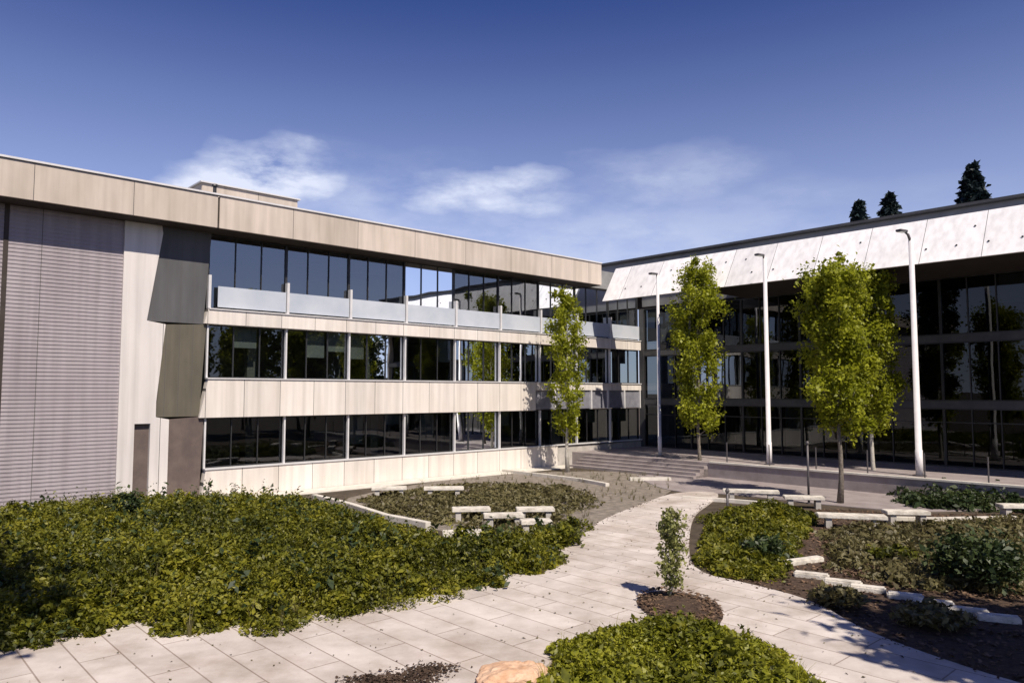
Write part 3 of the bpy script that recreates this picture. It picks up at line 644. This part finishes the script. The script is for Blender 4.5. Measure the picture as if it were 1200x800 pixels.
# arching pale grass beside the big shrub
gp = g(1172,690); t = thing('ornamental_grass', 'pale arching grass beside the large dark shrub', 'grass plant', gp)
m = MB()
for i in range(70):
    a = random.uniform(0,6.28); L = random.uniform(.5,.95); h = random.uniform(.7,1.25); p0 = gp+Vector((random.gauss(0,.05),random.gauss(0,.05),0)); d = Vector((math.cos(a),math.sin(a),0)); n = Vector((-d.y,d.x,0))*.008
    pts = [p0+d*L*q+Vector((0,0,h*(1-(1.5*q-1)**2)*.98+.01)) for q in (0,.2,.4,.6,.8,1)]
    V=[]; 
    for j,p_ in enumerate(pts): w_=1-j/6; V += [p_+n*w_,p_-n*w_]
    m.add(V,[(2*j,2*j+1,2*j+3,2*j+2) for j in range(5)])
m.build('blades', M['leaf_pale'], t)

# ------------------------------------------------------------------ benches
def bench(x, y, wpx, label, rz, h=.45, group='low stone benches in the gravel court'):
    c = g(x,y); L = wpx*c.y/F; t = thing('stone_bench', label, 'bench', c, group)
    fr = frame(c,(math.cos(rz),math.sin(rz),0),(math.sin(rz),-math.cos(rz),0)); 
    m = MB(); m.box(fr,(-L/2,-.26,h-.12),(L/2,.26,h)); m.build('seat', M['stone'], t, bevel=.015)
    for sg_ in (-1,1):
        m = MB(); m.box(fr,(sg_*L*.34-.09,-.2,-.02),(sg_*L*.34+.09,.2,h-.12)); m.build('leg', M['plinth'], t)
bench(456,583,40,'pale stone bench farthest left in the gravel court',.15)
bench(520,583,46,'pale stone bench behind the others, in the middle of the gravel court',.1)
bench(552,610,44,'pale stone bench between the two nearest the green bed',.12)
bench(590,618,46,'pale stone bench in the centre of the close cluster beside the bed',.1)
bench(627,610,44,'pale stone bench at the right end of the back row in the court',.08)
bench(628,626,36,'short pale stone bench nearest the path',.1)
bench(543,641,48,'pale stone bench nearest the camera, sunk among the green plants',.12)
gg = 'low stone benches before the terrace'
bench(880,587,62,'stone bench at the left of the plaza behind the green patch',-.25,group=gg)
bench(942,595,44,'short stone bench by the slim dark post on the plaza',-.2,group=gg)
bench(998,619,74,'long stone bench at the foot of the nearer tree of the pair',-.25,group=gg)
bench(1062,614,48,'stone bench right of the long one at the edge of the bark bed',-.1,group=gg)
bench(1195,606,44,'stone bench cut by the right edge of the view',-.1,group=gg)
# stone edging, each block a thing
for i,(x,y,wp,rz) in enumerate([(940,660,60,.45),(951,677,26,-.5),(988,686,28,-.5),(1017,693,26,-.5),(1061,702,26,-.45),(1093,710,30,-.45),(1128,719,36,-.45),(1170,728,30,-.4)]):
    c = g(x,y); L = wp*c.y/F*(1.0 if i==0 else 1.45); fr = frame(c,(math.cos(rz),math.sin(rz),0),(math.sin(rz),-math.cos(rz),0))
    m = MB(); m.box(fr,(-L/2,-.13,-.05),(L/2,.13,.13)); o = m.build('edging_stone', M['stone'], bevel=.03)
    nm = ['long tilted pale block above the row of edging stones','first small edging stone below the long tilted block','second edging stone counted from the long tilted block','third edging stone counted from the long tilted block','edging stone left of the middle of the gap before the large dark shrub','edging stone just left of the three stones below the large dark shrub','wide edging stone straight below the large dark shrub','last edging stone of the row towards the right edge'][i]
    tag(o, nm, 'stone', 'pale edging stones through the bark bed')
# dark slim posts
for (x,y,ht,lb) in [(948,590,2.3,'taller slim dark post beside the short bench on the plaza'),(853,612,1.0,'short slim dark post at the near corner of the green patch by the path')]:
    c = g(x,y); t = thing('path_light', lb, 'post light', c, 'slim dark post lights')
    m = MB(); m.tube([c,c+Vector((0,0,ht))],[.045,.04],10); m.build('pole', M['poled'], t, smooth=True)
    m = MB(); m.tube([c+Vector((0,0,ht)),c+Vector((0,0,ht+.05)),c+Vector((0,0,ht+.12))],[.07,.075,.04],12); m.build('cap', M['poled'], t)
    m = MB(); m.tube([c,c+Vector((0,0,.05))],[.09,.085],12); m.build('base', M['poled'], t)
# slim rail posts on the terrace edge
for i in range(9):
    b = RF(10.4+i*2.3, 6.45, TZ); m = MB(); m.tube([b,b+Vector((0,0,1.05))],[.03,.03],10); m.tube([b,b+Vector((0,0,.03))],[.07,.07],10)
    o = m.build('rail_post', M['poled'], smooth=False); tag(o, f"slim dark rail post on the terrace edge, {['first','second','third','fourth','fifth','sixth','seventh','eighth','ninth'][i]} from the steps", 'post', 'rail posts on the terrace edge')
# orange boulder
from mathutils import noise as mn
c = g(602,800); import bmesh
bm = bmesh.new(); bmesh.ops.create_icosphere(bm, subdivisions=5, radius=1)
for v in bm.verts:
    d = v.co.normalized(); q = 1+.30*(mn.noise(d*1.3+Vector((3,1,2))))+.13*abs(mn.noise(d*3.1))+.05*mn.noise(d*8)+.02*mn.noise(d*22)
    v.co = Vector((d.x*.52*q, d.y*.38*q, d.z*.26*q if d.z > 0 else d.z*.1)) + Vector((0,0,.05))
me = bpy.data.meshes.new('boulder'); bm.to_mesh(me); bm.free(); me.materials.append(M['orange'])
o = bpy.data.objects.new('boulder', me); COL.objects.link(o); o.location = c; o.rotation_euler.z = .5
tag(o,'low orange sandstone boulder at the bottom beside the bright green plants','boulder')
# loose bark spilled on the paving at the bottom
sp_ = [g(455,800),g(490,797),g(430,803),g(505,788),g(470,806)]
C_ = np.concatenate([np.column_stack([p.x+rng.normal(size=420)*.20, p.y+rng.normal(size=420)*.12, .055+np.abs(rng.normal(size=420))*.012]) for p in sp_])
tag(leaves('spilled_mulch', C_, .035, M['mulch'], up=2, stretch=1.5), 'dark brown bark spilled over the paving left of the orange boulder', 'bark', None, 'stuff')
# plant screen on the roof
m = MB(); m.box(LF,(.6,-6,12.2),(5.2,-2.6,13.7)); sc_ = m.build('plant_screen', M['fascia'], lw, bevel=.02)
m = MB(); m.box(LF,(.5,-6.1,13.7),(5.3,-2.5,13.76)); m.build('coping', M['palemetal'], sc_)
